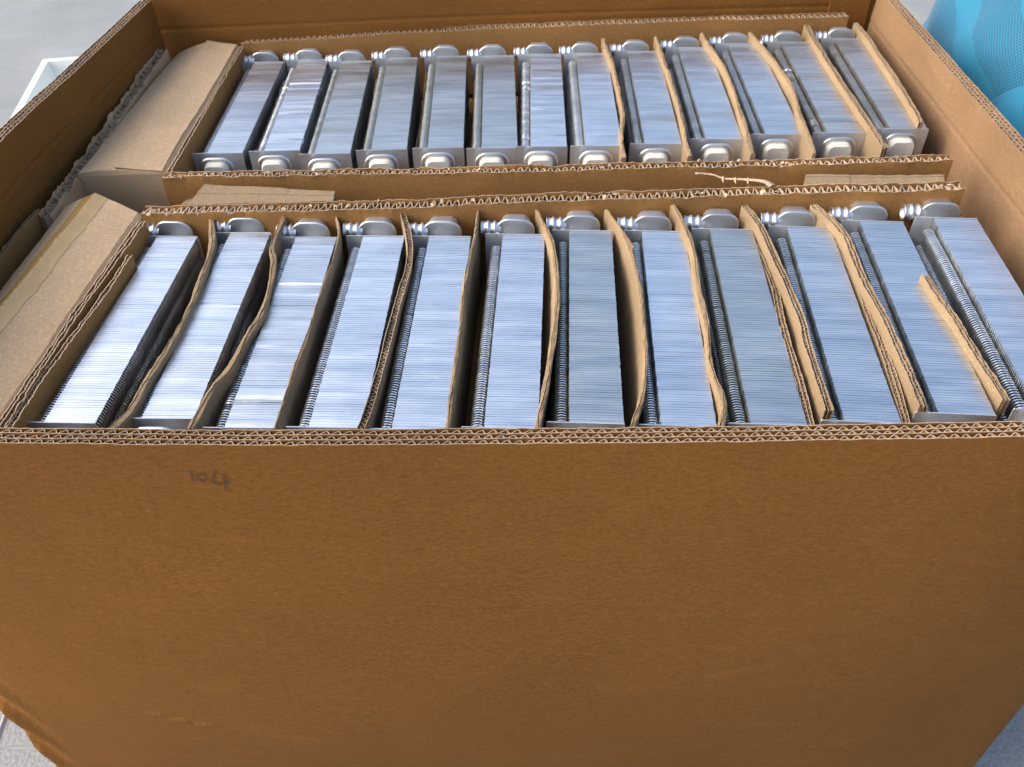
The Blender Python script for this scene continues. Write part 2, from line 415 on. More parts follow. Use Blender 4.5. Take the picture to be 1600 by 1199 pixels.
def spigot_mesh():
    """pipe stub pointing to the left with two rolled beads and an open mouth"""
    mb = MB(); k = 20
    prof = [(0.0, 0.0098), (-0.006, 0.0098), (-0.0075, 0.0122), (-0.0095, 0.0125), (-0.011, 0.0098), (-0.016, 0.0098), (-0.0175, 0.0124), (-0.0195, 0.0124), (-0.021, 0.0106), (-0.027, 0.0106), (-0.0275, 0.0112), (-0.0285, 0.0112), (-0.0285, 0.0098), (-0.020, 0.0092), (-0.004, 0.009)]
    G = []
    for x, r in prof:
        G.append([(x + TX - TW * 0.38, 0.026 + r * math.cos(2*math.pi*i/k), -0.0075 + r * math.sin(2*math.pi*i/k)) for i in range(k + 1)])
    mb.grid(np.array(G), 0)
    return mb.mesh('pipe_stub', M_tank, True)

FIN_VARIANTS = [fin_stack(11, 0.02, 0.00005), fin_stack(12, 0.08, 0.00010), fin_stack(13, 0.3, 0.00022), fin_stack(14, 0.05, 0.00007)]
MATS = dict(b=M_sky_bright, m=M_sky_mid, g=M_sky_dim, w=M_sky_warm)
_fm = {}
def fin_mesh(v, mk):
    if (v, mk) not in _fm:
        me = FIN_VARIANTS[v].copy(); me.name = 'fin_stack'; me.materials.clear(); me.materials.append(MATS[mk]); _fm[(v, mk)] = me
    return _fm[(v, mk)]
PLATE = plate_mesh(); TANK_FAR = tank_meshes(1, 0.020, 0.023, -0.0195); TANK_NEAR = tank_meshes(-1, 0.010, 0.012, -0.0320); STUB = spigot_mesh()

def make_radiator(x, y, z, deg, v, mk, label, group):
    """x, y, z: centre of the far end of the top face; the Empty sits at the base of the core"""
    a = R(-deg)
    d = Vector((-math.sin(a), math.cos(a), 0))
    c = Vector((x, y, z - HT)) - d * (L / 2)
    t = empty('radiator', c, a); tag(t, label, 'radiator', group)
    def part(name, me, loc=(0, 0, 0), parent=t):
        o = link(name, me, parent); o.location = loc; return o
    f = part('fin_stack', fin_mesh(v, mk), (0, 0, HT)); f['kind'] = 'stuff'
    part('header_plate', PLATE, (0, L / 2 + 0.001, HT)); part('header_plate', PLATE, (0, -L / 2 - 0.0015, HT))
    for (b, fl, dm), yy in ((TANK_FAR, L / 2 + 0.0015), (TANK_NEAR, -L / 2 - 0.002)):
        o = part('tank', b, (0, yy, HT)); part('tank_flange', fl, (0, 0, 0), o); part('tank_cap', dm, (0, 0, 0), o)
        if yy > 0: part('pipe_stub', STUB, (0, 0, 0), o)
    return t

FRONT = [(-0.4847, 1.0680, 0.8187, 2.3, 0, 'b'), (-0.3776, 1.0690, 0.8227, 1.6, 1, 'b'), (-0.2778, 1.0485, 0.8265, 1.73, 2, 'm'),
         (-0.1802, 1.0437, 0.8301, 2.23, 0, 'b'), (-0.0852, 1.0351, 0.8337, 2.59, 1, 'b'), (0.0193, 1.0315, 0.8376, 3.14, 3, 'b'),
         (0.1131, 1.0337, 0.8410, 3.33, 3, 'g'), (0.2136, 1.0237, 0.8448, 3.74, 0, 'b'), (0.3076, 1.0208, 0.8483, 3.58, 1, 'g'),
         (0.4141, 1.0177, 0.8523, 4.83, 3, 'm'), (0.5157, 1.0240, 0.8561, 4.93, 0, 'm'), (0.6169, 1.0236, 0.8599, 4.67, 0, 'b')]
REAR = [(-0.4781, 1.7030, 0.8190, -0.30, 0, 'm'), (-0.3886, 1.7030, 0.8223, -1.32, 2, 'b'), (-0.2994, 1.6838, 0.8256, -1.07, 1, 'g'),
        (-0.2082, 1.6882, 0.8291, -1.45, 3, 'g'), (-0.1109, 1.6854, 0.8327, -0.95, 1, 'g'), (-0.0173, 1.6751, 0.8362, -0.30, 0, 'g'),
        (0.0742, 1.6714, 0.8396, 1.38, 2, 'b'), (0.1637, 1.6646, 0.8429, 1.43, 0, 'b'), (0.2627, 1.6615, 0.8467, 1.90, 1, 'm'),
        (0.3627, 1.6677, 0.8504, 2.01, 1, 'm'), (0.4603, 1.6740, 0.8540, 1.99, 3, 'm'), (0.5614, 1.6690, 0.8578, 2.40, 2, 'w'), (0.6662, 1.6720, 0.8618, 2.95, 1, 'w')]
FL = ['bright radiator at the left end of the front row, beside the taped carton',
      'bright finned radiator second from left in the front row, with a near header just showing',
      'streaky duller radiator third from left in the front row, before the wide brown divider face',
      'bright radiator fourth from left in the front row between two wavy dividers',
      'bright radiator fifth from left in the front row with a scuffed, dented top',
      'bright radiator sixth from left in the front row, left of the bowed divider',
      'grey radiator standing almost square to the viewer, seventh from left in the front row',
      'pale lilac tinted radiator eighth from left in the front row, right of the bowed divider',
      'grey radiator ninth from left in the front row, left of the doubled corrugated dividers',
      'radiator tenth from left in the front row, between two pairs of doubled corrugated dividers',
      'blue grey radiator eleventh from left in the front row, next to the open pipe mouth',
      'bright radiator with an open pipe mouth, at the right end of the front row']
RL_ = ['pale radiator at the left end of the rear row, beside the slit carton',
       'bright blue white radiator with ripples, second from left in the rear row',
       'dull grey radiator third from left in the rear row',
       'dull grey radiator fourth from left in the rear row',
       'dull grey radiator fifth from left in the rear row',
       'dull grey radiator sixth from left in the rear row, left of the dented one',
       'bright dented radiator seventh from left in the rear row',
       'smooth bright radiator eighth from left in the rear row, left of the first raised divider',
       'radiator ninth from left in the rear row, between the first two raised dividers',
       'radiator tenth from left in the rear row, between the second and third raised dividers',
       'smooth blue grey radiator eleventh from left in the rear row',
       'speckled warm grey radiator twelfth from left in the rear row',
       'warm grey radiator at the right end of the rear row, beside the right box wall']
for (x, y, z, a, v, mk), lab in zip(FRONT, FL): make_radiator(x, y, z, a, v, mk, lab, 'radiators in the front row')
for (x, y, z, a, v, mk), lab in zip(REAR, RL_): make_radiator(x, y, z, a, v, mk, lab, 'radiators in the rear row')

# ------------------------------------------------------------------ dividers
D = dict(
A=[(-0.44, 1.0986, 0.8324), (-0.4232, 1.0392, 0.833), (-0.416, 0.9861, 0.8333), (-0.4129, 0.8983, 0.8334), (-0.4158, 0.8202, 0.8333), (-0.4239, 0.7579, 0.833), (-0.4312, 0.6935, 0.8327), (-0.4421, 0.6659, 0.8323)],
B=[(-0.3302, 1.0945, 0.8365), (-0.3334, 1.0205, 0.8364), (-0.3222, 0.9727, 0.8368), (-0.3146, 0.8804, 0.8371), (-0.3234, 0.8227, 0.8367), (-0.3312, 0.7647, 0.8364), (-0.3439, 0.7243, 0.836), (-0.3527, 0.661, 0.8356)],
C=[(-0.2555, 1.0987, 0.8393), (-0.2422, 1.0442, 0.8398), (-0.2417, 0.9725, 0.8398), (-0.2463, 0.896, 0.8396), (-0.248, 0.8507, 0.8396), (-0.2505, 0.7947, 0.8395), (-0.2536, 0.7474, 0.8393), (-0.2572, 0.6918, 0.8392), (-0.2588, 0.6558, 0.8391)],
D=[(-0.1558, 1.0883, 0.843), (-0.1426, 1.0294, 0.8435), (-0.1356, 0.9643, 0.8438), (-0.142, 0.8885, 0.8435), (-0.1487, 0.7977, 0.8433), (-0.1534, 0.7335, 0.8431), (-0.1601, 0.671, 0.8428), (-0.1633, 0.6506, 0.8427)],
E=[(-0.0451, 1.0946, 0.8471), (-0.0482, 1.0282, 0.847), (-0.0547, 0.9686, 0.8468), (-0.0611, 0.9033, 0.8465), (-0.0624, 0.8239, 0.8465), (-0.0657, 0.748, 0.8464), (-0.0682, 0.688, 0.8463), (-0.0691, 0.6454, 0.8462)],
F=[(0.0392, 1.0801, 0.8503), (0.0534, 1.0197, 0.8508), (0.0595, 0.9596, 0.8511), (0.0588, 0.874, 0.851), (0.0526, 0.8074, 0.8508), (0.0417, 0.7292, 0.8504), (0.0317, 0.6711, 0.85), (0.0273, 0.64, 0.8498)],
G=[(0.1378, 1.0715, 0.854), (0.1562, 1.0112, 0.8547), (0.1631, 0.941, 0.8549), (0.1634, 0.8664, 0.8549), (0.1593, 0.8002, 0.8548), (0.1527, 0.7344, 0.8545), (0.143, 0.6838, 0.8542), (0.1263, 0.6346, 0.8535)],
H=[(0.2339, 1.0807, 0.8576), (0.2436, 1.004, 0.8579), (0.2435, 0.9452, 0.8579), (0.2368, 0.8664, 0.8577), (0.2346, 0.8037, 0.8576), (0.2266, 0.7298, 0.8573), (0.2284, 0.6667, 0.8574), (0.2186, 0.6295, 0.857)],
I1=[(0.3329, 1.0649, 0.8613), (0.3432, 1.0135, 0.8617), (0.3455, 0.9371, 0.8617), (0.3475, 0.8145, 0.8618), (0.342, 0.7527, 0.8616), (0.3366, 0.6496, 0.8614)],
I2=[(0.3356, 0.988, 0.8484), (0.3375, 0.8919, 0.8484), (0.3285, 0.8136, 0.8481), (0.3231, 0.7102, 0.8479), (0.3173, 0.6368, 0.8477)],
J1=[(0.4288, 1.0599, 0.8649), (0.4493, 0.9917, 0.8656), (0.443, 0.877, 0.8654), (0.4444, 0.8078, 0.8654), (0.4398, 0.7132, 0.8653), (0.4353, 0.6479, 0.8651)],
J2=[(0.4413, 0.9857, 0.8523), (0.4444, 0.9323, 0.8524), (0.4374, 0.82, 0.8522), (0.4277, 0.7124, 0.8518), (0.4168, 0.6314, 0.8514)],
K=[(0.5223, 0.8863, 0.8664), (0.5233, 0.8353, 0.8664), (0.5255, 0.7816, 0.8665), (0.5249, 0.7134, 0.8665), (0.5254, 0.6555, 0.8665)],
R8=[(0.1884, 1.7067, 0.8559), (0.1954, 1.607, 0.8561), (0.1965, 1.4968, 0.8562), (0.1946, 1.3801, 0.8561), (0.1837, 1.3057, 0.8557), (0.1791, 1.2231, 0.8555)],
R9=[(0.292, 1.7095, 0.8597), (0.2932, 1.6007, 0.8598), (0.292, 1.4854, 0.8597), (0.2893, 1.3575, 0.8596), (0.2824, 1.2666, 0.8594), (0.2813, 1.2195, 0.8593)],
R10=[(0.3827, 1.7107, 0.8631), (0.3891, 1.6348, 0.8634), (0.3967, 1.5287, 0.8637), (0.3932, 1.4414, 0.8635), (0.3881, 1.3468, 0.8633), (0.3807, 1.2522, 0.8631), (0.3775, 1.2151, 0.8629)],
R11=[(0.476, 1.7013, 0.8666), (0.4869, 1.622, 0.867), (0.4939, 1.5253, 0.8673), (0.4931, 1.4298, 0.8673), (0.4824, 1.3365, 0.8669), (0.4742, 1.2534, 0.8666), (0.4691, 1.2053, 0.8663)],
R12=[(0.592, 1.7262, 0.871), (0.5886, 1.6339, 0.8708), (0.5842, 1.5199, 0.8707), (0.5825, 1.3989, 0.8706), (0.5809, 1.291, 0.8705), (0.58, 1.2146, 0.8705)],
R13=[(0.6887, 1.7265, 0.8746), (0.6883, 1.6527, 0.8746), (0.6827, 1.56, 0.8744), (0.6752, 1.4347, 0.8741), (0.6631, 1.2936, 0.8736)])
DMAT = [M_div, M_edge]
def divider(key, kind, thick, label, group):
    p = D[key]
    if kind == 'slab':
        o = slab('divider_board', p, thick, 0.125, mat=M_div, bottom=0.75, crease=0.0004)
    else:
        lay = 2 if kind == 'double' else 1
        o = board('divider_board', p, thick, lay, 0.0066, 0.125, mats=DMAT, bottom=0.75, jz=0.0005, torn=0.0006, flute_depth=0.02, crush=0.00025, skew=0.2)
    tag(o, label, 'divider', group)
FG, RG = 'cardboard dividers in the front row', 'cardboard dividers in the rear row'
divider('A', 'slab', 0.0105, 'pale bowed divider with a wide flat top, leftmost in the front row', FG)
divider('B', 'slab', 0.009, 'wavy creased divider between the second and third radiators of the front row', FG)
divider('C', 'slab', 0.0045, 'thin divider with a wide brown face right of the streaky third front radiator', FG)
divider('D', 'single', 0.0075, 'wavy rough edged divider between the fourth and fifth front radiators', FG)
divider('E', 'slab', 0.006, 'divider with a pinched ridge at its far end, between the fifth and sixth front radiators', FG)
divider('F', 'slab', 0.0085, 'pale rounded divider bowed to the right, left of the square standing grey radiator', FG)
divider('G', 'slab', 0.0080, 'divider bowed right with a wide tan face, right of the square standing grey radiator', FG)
divider('H', 'slab', 0.0085, 'kinked divider with a folded near end, between the eighth and ninth front radiators', FG)
divider('I1', 'double', 0.0085, 'corrugated divider with open flutes, right board of the pair after the ninth front radiator', FG)
divider('I2', 'double', 0.0085, 'corrugated divider with open flutes, left board of the pair after the ninth front radiator', FG)
divider('J1', 'double', 0.0085, 'corrugated divider with open flutes, right board of the pair after the tenth front radiator', FG)
divider('J2', 'double', 0.0085, 'corrugated divider with open flutes, left board of the pair after the tenth front radiator', FG)
divider('K', 'double', 0.0085, 'short corrugated divider beside the rightmost front radiator, its square end standing free', FG)
divider('R8', 'slab', 0.0085, 'pale divider bowed to the right, leftmost raised one of the rear row', RG)
divider('R9', 'slab', 0.0075, 'pale divider second from left among those raised in the rear row', RG)
divider('R10', 'slab', 0.0085, 'bulging creased divider third from left among those raised in the rear row', RG)
divider('R11', 'slab', 0.0085, 'divider with a curved tan face, left of the speckled radiator of the rear row', RG)
divider('R12', 'double', 0.0085, 'straight divider with fluted edge, right of the speckled radiator of the rear row', RG)
divider('R13', 'double', 0.0070, 'divider lying against the right box wall beside the last rear radiator', RG)
for (x0, y0, x1, y1, z, lab) in ((-0.4335, 1.64, -0.4345, 1.34, 0.800, 'low dark board scrap between the first and second rear radiators'),
                                (-0.2515, 1.63, -0.2485, 1.33, 0.806, 'low dark board scrap between the third and fourth rear radiators'),
                                (-0.1575, 1.66, -0.1555, 1.34, 0.808, 'low dark board scrap between the fourth and fifth rear radiators'),
                                (-0.0615, 1.60, -0.0615, 1.33, 0.810, 'low dark board scrap between the fifth and sixth rear radiators')):
    o = board('divider_board', [(x0, y0, z + 0.01), ((x0 + x1) / 2 + 0.002, (y0 + y1) / 2, z + 0.003), (x1, y1, z)], 0.007, 2, 0.0066, 0.09, mats=DMAT, torn=0.002, jz=0.001, flute_depth=0.02)
    tag(o, lab, 'divider', 'low board scraps in the rear row')

# ------------------------------------------------------------------ tray walls
TM = [M_tray, M_edge]
def tray_wall(path, lab, thick=0.0185, pitch=0.0115, torn=0.002, crush=0.0011, h=0.134, layers=1):
    o = board('tray_wall', path, thick, layers, pitch, h, mats=TM, torn=torn, jz=0.0006, crush=crush, flute_depth=0.028, skew=0.35, liner_t=0.0013, flute_t=(0.0015 if layers == 1 and thick > 0.01 else 0.0006))
    tag(o, lab, 'tray wall', 'corrugated tray walls round the radiators')
    return o
tray_wall([(-0.5422, 1.7646, 0.8386), (-0.1869, 1.7757, 0.8518), (0.2686, 1.7652, 0.8689), (0.6751, 1.7428, 0.8841)], 'tray wall with open flutes along the back of the rear row', torn=0.0, crush=0.0002, thick=0.021)
tray_wall([(-0.5422, 1.2163, 0.8386), (-0.395, 1.2084, 0.8441), (-0.0939, 1.1897, 0.8553), (0.1982, 1.1756, 0.8662), (0.4356, 1.1644, 0.8751), (0.6552, 1.1567, 0.8833)], 'crushed tray wall in front of the rear row of radiators', thick=0.016, pitch=0.0115, torn=0.0012, crush=0.0008)
tray_wall([(-0.5421, 1.1124, 0.8386), (-0.1834, 1.0960, 0.852), (0.0501, 1.0965, 0.8607), (0.2222, 1.0890, 0.8671), (0.3713, 1.0868, 0.8727), (0.6392, 1.0748, 0.8832)], 'ragged tray wall with torn flutes behind the front row of radiators', torn=0.0010, crush=0.0007, thick=0.021)
tray_wall([(-0.5335, 1.0816, 0.8389), (-0.5513, 0.8484, 0.8382), (-0.5622, 0.6226, 0.8378)], 'fluted tray wall between the taped carton and the first front radiator', thick=0.0085, pitch=0.0075, torn=0.0003, crush=0.00006, layers=2)
tray_wall([(-0.5250, 0.9971, 0.8361), (-0.5339, 0.8763, 0.8358), (-0.5476, 0.7489, 0.8352), (-0.5517, 0.6553, 0.835)], 'shorter inner fluted board standing beside the first front radiator', thick=0.0055, pitch=0.0075, torn=0.0003, crush=0.00008)
tray_wall([(-0.5365, 1.7437, 0.8376), (-0.5370, 1.2291, 0.8376)], 'thin fluted tray wall between the slit carton and the first rear radiator', thick=0.0045, pitch=0.006, torn=0.0003, crush=0.00008)
# board standing against the left wall, torn along its top
o = board('torn_board', [(-0.6868, 1.715, 0.845), (-0.6950, 1.60, 0.838), (-0.6931, 1.50, 0.834), (-0.6925, 1.3376, 0.832), (-0.6945, 1.23, 0.830), (-0.6995, 1.13, 0.826)], 0.019, 1, 0.016, 0.132,
          mats=[M_ply, M_ply], torn=0.0035, jz=0.0012, crush=0.0013, flute_depth=0.03, skew=0.3, liner_t=0.0011, flute_t=0.0012)
tag(o, 'torn ragged corrugated board between the slit carton and the left box wall', 'board')
o = board('side_board', [(-0.7140, 1.14, 0.826), (-0.7200, 1.0, 0.824), (-0.7230, 0.80, 0.822), (-0.7190, 0.64, 0.820)], 0.0055, 1, 0.007, 0.125, mats=TM, torn=0.0008, jz=0.0006, crush=0.0003)
tag(o, 'thin fluted board between the taped carton and the left box wall', 'board')

# ------------------------------------------------------------------ the big box
XR = 0.735
FRONTP = [(-0.733, 0.640, 0.923), (-0.727, 0.602, 0.923), (-0.700, 0.584, 0.923), (-0.60, 0.5745, 0.923), (-0.4815, 0.5672, 0.923), (-0.2394, 0.5600, 0.923), (0.0, 0.5575, 0.923), (0.2358, 0.5565, 0.923), (0.4733, 0.5580, 0.923), (0.60, 0.5625, 0.923), (0.700, 0.571, 0.923), (0.724, 0.588, 0.923), (0.729, 0.640, 0.923)]
def front_disp(q, z):
    q = q.copy()
    Z = q[:, 2]; Xc = q[:, 0]
    t = np.clip((0.923 - Z) / 0.923, 0, 1)
    q[:, 1] -= 0.050 * np.sin(np.pi * np.clip(t * 1.1, 0, 1)) * np.clip(1 - (Xc / 0.72) ** 2, 0, 1)
    # the corners draw in a little towards the bottom
    e = np.clip((np.abs(Xc) - 0.45) / 0.28, 0, 1)
    q[:, 0] -= np.sign(Xc) * e * 0.022 * np.clip(t * 2.0, 0, 1)
    # crumpled lower left corner
    c = np.clip((-Xc - 0.655) / 0.05, 0, 1) * np.clip((t - 0.42) * 8, 0, 1)
    wv = 0.45 * np.sin(Z * 58 + Xc * 45) + 0.35 * np.sin(Z * 27 + 1.3 - Xc * 50) + 0.25 * np.abs(np.sin(Z * 95 + Xc * 30)) - 0.1
    q[:, 0] += -c * 0.010 * (wv + 0.6); q[:, 1] += c * 0.007 * np.sin(Z * 52 + Xc * 90)
    # shallow diagonal rub mark
    d = (Z - 0.45) - (Xc + 0.46) * -0.28
    q[:, 1] -= 0.0030 * np.exp(-(d / 0.004) ** 2) * np.exp(-((Xc + 0.42) / 0.06) ** 2)
    return q
box = empty('cardboard_box', (0, 1.17, 0))
tag(box, 'huge open brown triple wall cardboard box holding two rows of radiators, standing on grey concrete', 'cardboard box')
BM = [M_box, M_edge]
def score(axis):
    def f(q, z):
        q = q.copy(); g = np.exp(-((q[:, 2] - 0.862 - 0.02 * (q[:, 0] + 0.7) * (axis == 1)) / 0.0035) ** 2) * 0.0012
        if axis == 0: q[:, 0] += np.sign(q[:, 0]) * g + np.sign(q[:, 0]) * 0.05 * np.clip(q[:, 2] - 0.862, 0, 1)
        else: q[:, 1] += g
        return q
    return f
def box_wall(path, disp=None, h=0.92, nz=None, step=0.006, mats=None):
    zs = np.linspace(0, 1, nz) if nz else np.r_[0, 0.02, np.linspace(0.03, 0.09, 19), 0.12, 0.3, 1]
    o = board('wall', path, 0.0195, 3, 0.0113, h, mats=mats or BM, jz=0.0003, torn=0.0, disp=disp, zs=zs, flute_depth=0.022, skew=0.55, liner_t=0.0009, crush=0.00018, flute_t=0.0008, step=step)
    o.parent = box; o.location = (0, -1.17, 0)
    for ch in o.children: pass
    return o
fw = box_wall(FRONTP, front_disp, nz=110, step=0.008)
lw = box_wall([(-0.720, 0.652, 0.921), (-0.728, 0.80, 0.922), (-0.742, 1.0, 0.923), (-0.7465, 1.1997, 0.923), (-0.7290, 1.4402, 0.923), (-0.7068, 1.7571, 0.924)], score(0))
rw = box_wall([(0.721, 0.652, 0.921), (0.7185, 0.90, 0.922), (0.7215, 1.1235, 0.923), (0.7294, 1.3739, 0.923), (0.7405, 1.7100, 0.923), (0.7425, 1.765, 0.924)], score(0), mats=[M_box_lit, M_edge])
bw = box_wall([(-0.72, 1.778, 0.938), (0.0, 1.797, 0.942), (0.744, 1.785, 0.938)], score(1), h=0.935)
# glued joint tab inside the far right corner and folded strip at the near right corner
mb = MB(); 
def boxv(mb, c, s, mi=0):
    x, y, z = c; a, b, d = s[0] / 2, s[1] / 2, s[2] / 2
    v = [(x+i*a, y+j*b, z+k*d) for i in (-1, 1) for j in (-1, 1) for k in (-1, 1)]
    mb.add(v, [(0, 1, 3, 2), (4, 6, 7, 5), (0, 4, 5, 1), (2, 3, 7, 6), (0, 2, 6, 4), (1, 5, 7, 3)], mi)
boxv(mb, (0.686, 1.774 - 1.17, 0.66), (0.080, 0.004, 0.52)); o = mb.build('joint_tab', M_box, box)
# bottom panel
mb = MB(); boxv(mb, (0, 0, 0.012), (1.40, 1.15, 0.006)); mb.build('bottom', M_box, box)
# stiff pad under this layer of radiators, sloping up slightly to the right
mb = MB(); zl, zr = 0.8200 - 0.27 * 0.0374 - 0.1178, 0.8630 - 0.1178
v = [(x, y - 1.17, z - t) for t in (0.0, 0.012) for (x, z) in ((-0.705, zl), (0.700, zr)) for y in (0.615, 1.755)]
mb.add(v, [(0, 2, 3, 1), (4, 5, 7, 6), (0, 1, 5, 4), (2, 6, 7, 3), (0, 4, 6, 2), (1, 3, 7, 5)]); mb.build('layer_pad', M_tray, box)
# pen marks "104" on the front wall
FP_ = resample(FRONTP, 0.008)[0]; FN_ = nrm2(FP_)
def wall_pt(x, z):
    outer = FP_ + FN_ * (0.0098 + 0.0012)
    q = outer.copy(); q[:, 2] = z; q = front_disp(q, 0)
    i = np.arange(3, len(q) - 3); return float(np.interp(x, q[i, 0], q[i, 1]))
def stroke(mb, pts, w=0.0013):
    P, s = resample([(x, 0, z) for x, z in pts], 0.0012)
    n = len(P); T = np.gradient(P, axis=0); T /= np.linalg.norm(T, axis=1)[:, None]; Nn = np.stack([-T[:, 2], 0 * T[:, 0], T[:, 0]], 1)
    ww = w * (0.55 + 0.35 * np.sin(np.linspace(0.4, 2.9, n)) + 0.1 * rng.rand(n))
    y = np.array([wall_pt(a, z) for a, z in zip(P[:, 0], P[:, 2])]) - 0.0006
    P[:, 1] = y - 1.17
    A = P + Nn * (ww / 2)[:, None]; B = P - Nn * (ww / 2)[:, None]
    mb.grid(np.stack([A, B], 1))
mb = MB()
def px(x, y): return (-0.3066 + (x - 295) * 0.000513, 0.8949 - (y - 735) * 0.00095)
stroke(mb, [px(296, 735), px(297, 742), px(296, 751)])
stroke(mb, [px(318, 741), px(310, 740), px(306, 746), px(310, 750), px(318, 749), px(323, 743), px(316, 740), px(312, 742)])
stroke(mb, [px(344, 736), px(337, 744), px(332, 751), px(340, 753), px(352, 752), px(366, 751)])
stroke(mb, [px(356, 740), px(355, 751), px(353, 763)])
o = mb.build('handwritten_number', M_ink, fw); o.location = (0, 1.17, 0)
o['label'] = 'faint pen writing reading 104'

# ------------------------------------------------------------------ filler cartons
def carton(name, corners_top, h, lab, ridge=None):
    pass
def long_carton(top, ridge, base_z, lab, tape=False):
    """top: near-left, near-right, far-right, far-left corners at the shoulders; ridge: raised crease line near/far"""
    root = empty('filler_carton', (sum(p[0] for p in top) / 4, sum(p[1] for p in top) / 4, base_z)); ox, oy, oz = root.location
    tag(root, lab, 'carton')
    nl, nr, fr, fl = [np.array(p) for p in top]; rn, rf = [np.array(p) for p in ridge]
    n = 60; t = np.linspace(0, 1, n)[:, None]
    l_, r_, g_ = nl + (fl - nl) * t, nr + (fr - nr) * t, rn + (rf - rn) * t
    l_[:, 0] += smooth_noise(n, 9, 0.0008); r_[:, 0] += smooth_noise(n, 9, 0.0009); r_[:, 2] += smooth_noise(n, 7, 0.0005); g_[:, 2] += smooth_noise(n, 8, 0.0006)
    m1, m2 = (l_ + g_) / 2, (g_ * 0.5 + r_ * 0.5); m1[:, 2] += 0.0015; m2[:, 2] += 0.0015 + smooth_noise(n, 6, 0.0007)
    m3 = r_ * 0.93 + g_ * 0.07; m3[:, 2] += 0.0008
    lo = lambda p, dx: np.stack([p[:, 0] + dx, p[:, 1], np.full(len(p), base_z)], 1)
    G = np.stack([lo(l_, 0), l_ + np.array([-0.001, 0, -0.004]), l_, m1, g_, m2, m3, r_ + np.array([0.001, 0, -0.003]), lo(r_, 0.001)], 1) - np.array([ox, oy, oz])
    mb = MB(); mb.grid(G, 0)
    mb.add(G[0], [tuple(range(9))]); mb.add(G[-1], [tuple(range(9))[::-1]])
    mb.build('carton_body', M_carton, root)
    return root, (l_, m1, g_, m2, m3, r_), np.array([ox, oy, oz])
# rear carton, slit along its top
root, (l_, m1, g_, m2, m3, r_), O = long_carton([(-0.684, 1.235, 0.832), (-0.5448, 1.232, 0.835), (-0.5435, 1.755, 0.834), (-0.672, 1.745, 0.823)],
    [(-0.627, 1.238, 0.838), (-0.6140, 1.765, 0.838)], 0.702, 'plain brown long carton with a lengthwise slit, filling the left end of the rear row')
mb = MB(); n = len(g_)   # the slit: one flap lying slightly proud
a = g_ - O + np.array([0.0022, 0, 0.0032]); b = m2 - O + np.array([0, 0, 0.0012]); c = m3 - O + np.array([0, 0, 0.0010])
mb.grid(np.stack([a + np.array([0, 0, -0.003]), a, b, c, c + np.array([0, 0, -0.003])], 1)); mb.build('top_flap', M_carton, root)
# front carton, taped
root, (l_, m1, g_, m2, m3, r_), O = long_carton([(-0.716, 0.625, 0.800), (-0.5745, 0.620, 0.826), (-0.5480, 1.112, 0.8313), (-0.6840, 1.165, 0.815)],
    [(-0.672, 0.622, 0.838), (-0.6274, 1.158, 0.840)], 0.702, 'long brown carton with wrinkled packing tape, filling the left end of the front row', tape=True)
n3 = 420; tt = np.linspace(0, n - 1, n3); ix = np.arange(n)
def fine(A): return np.stack([np.interp(tt, ix, A[:, q]) for q in range(3)], 1)
fm1, fg, fm2 = fine(m1), fine(g_), fine(m2)
rows = []; eL, eR = smooth_noise(n3, 25, 0.05), smooth_noise(n3, 25, 0.05)
cw = [smooth_noise(n3, 3, 0.00045) for _ in range(3)]
for k, w in enumerate(np.linspace(-0.75, 0.55, 15)):
    ww = w + (eL if w < 0 else eR) * abs(w)
    q = np.where(ww[:, None] < 0, fg + (fm1 - fg) * (-ww[:, None]), fg + (fm2 - fg) * ww[:, None]) - O
    g0 = math.exp(-((w - 0.02) / 0.22) ** 2)
    q[:, 2] += 0.0005 + g0 * (np.abs(cw[k % 3] * 0.6 + cw[(k // 5) % 3]) + 0.0007)
    q[:, 1] += g0 * smooth_noise(n3, 6, 0.0006)
    rows.append(q)
mb = MB(); mb.grid(np.stack(rows, 1)); mb.build('packing_tape', M_tape, root, smooth=True)

# ------------------------------------------------------------------ loose board pieces in the gap between the trays
def flat_piece(name, pts, thick, lab, fold=None, mat=None):
    c = np.mean(np.array(pts), 0); root = empty(name, tuple(c)); mb = MB()
    P = np.array(pts) - c; k = len(P); B = P - np.array([0, 0, thick])
    mb.add(np.vstack([P, B]), [tuple(range(k)), tuple(range(2*k-1, k-1, -1))] + [(i, k+i, k+(i+1) % k, (i+1) % k) for i in range(k)])
    return root, mb, c
def gap_board(pts, drop, lab, lip=0.012, layers=2):
    nl, nr, fr, fl = [np.array(p, float) for p in pts]
    n = 40; t = np.linspace(0, 1, n)[:, None]
    far, near = fl + (fr - fl) * t, nl + (nr - nl) * t
    far[:, 2] += smooth_noise(n, 8, 0.0006)
    c = (nl + nr + fr + fl) / 4; c[2] = 0.70
    root = empty('folded_board', tuple(c)); tag(root, lab, 'board')
    mb = MB()
    cr = near * (1 - lip) + far * lip
    G = np.stack([far - [0, 0, drop], far - [0, 0, 0.0008], far, cr + [0, 0, 0.0004], cr - [0, 0, 0.0004], near, near - [0, 0, drop]], 1) - c
    mb.grid(G, 0); mb.add(G[0], [tuple(range(7))]); mb.add(G[-1], [tuple(range(7))[::-1]])
    mb.build('board_panel', M_div, root)
    return root, c
gap_board([(-0.4830, 1.1330, 0.8339), (-0.2630, 1.1280, 0.8400), (-0.2662, 1.1640, 0.8360), (-0.4725, 1.1930, 0.8339)], 0.10, 'pale folded board with a crease lying in the gap between the trays at left', lip=0.55)
gap_board([(0.4300, 1.1080, 0.8648), (0.6277, 1.1000, 0.8700), (0.6377, 1.1280, 0.8700), (0.4404, 1.1450, 0.8640)], 0.10, 'pale folded board lying in the gap between the trays at right', lip=0.8)
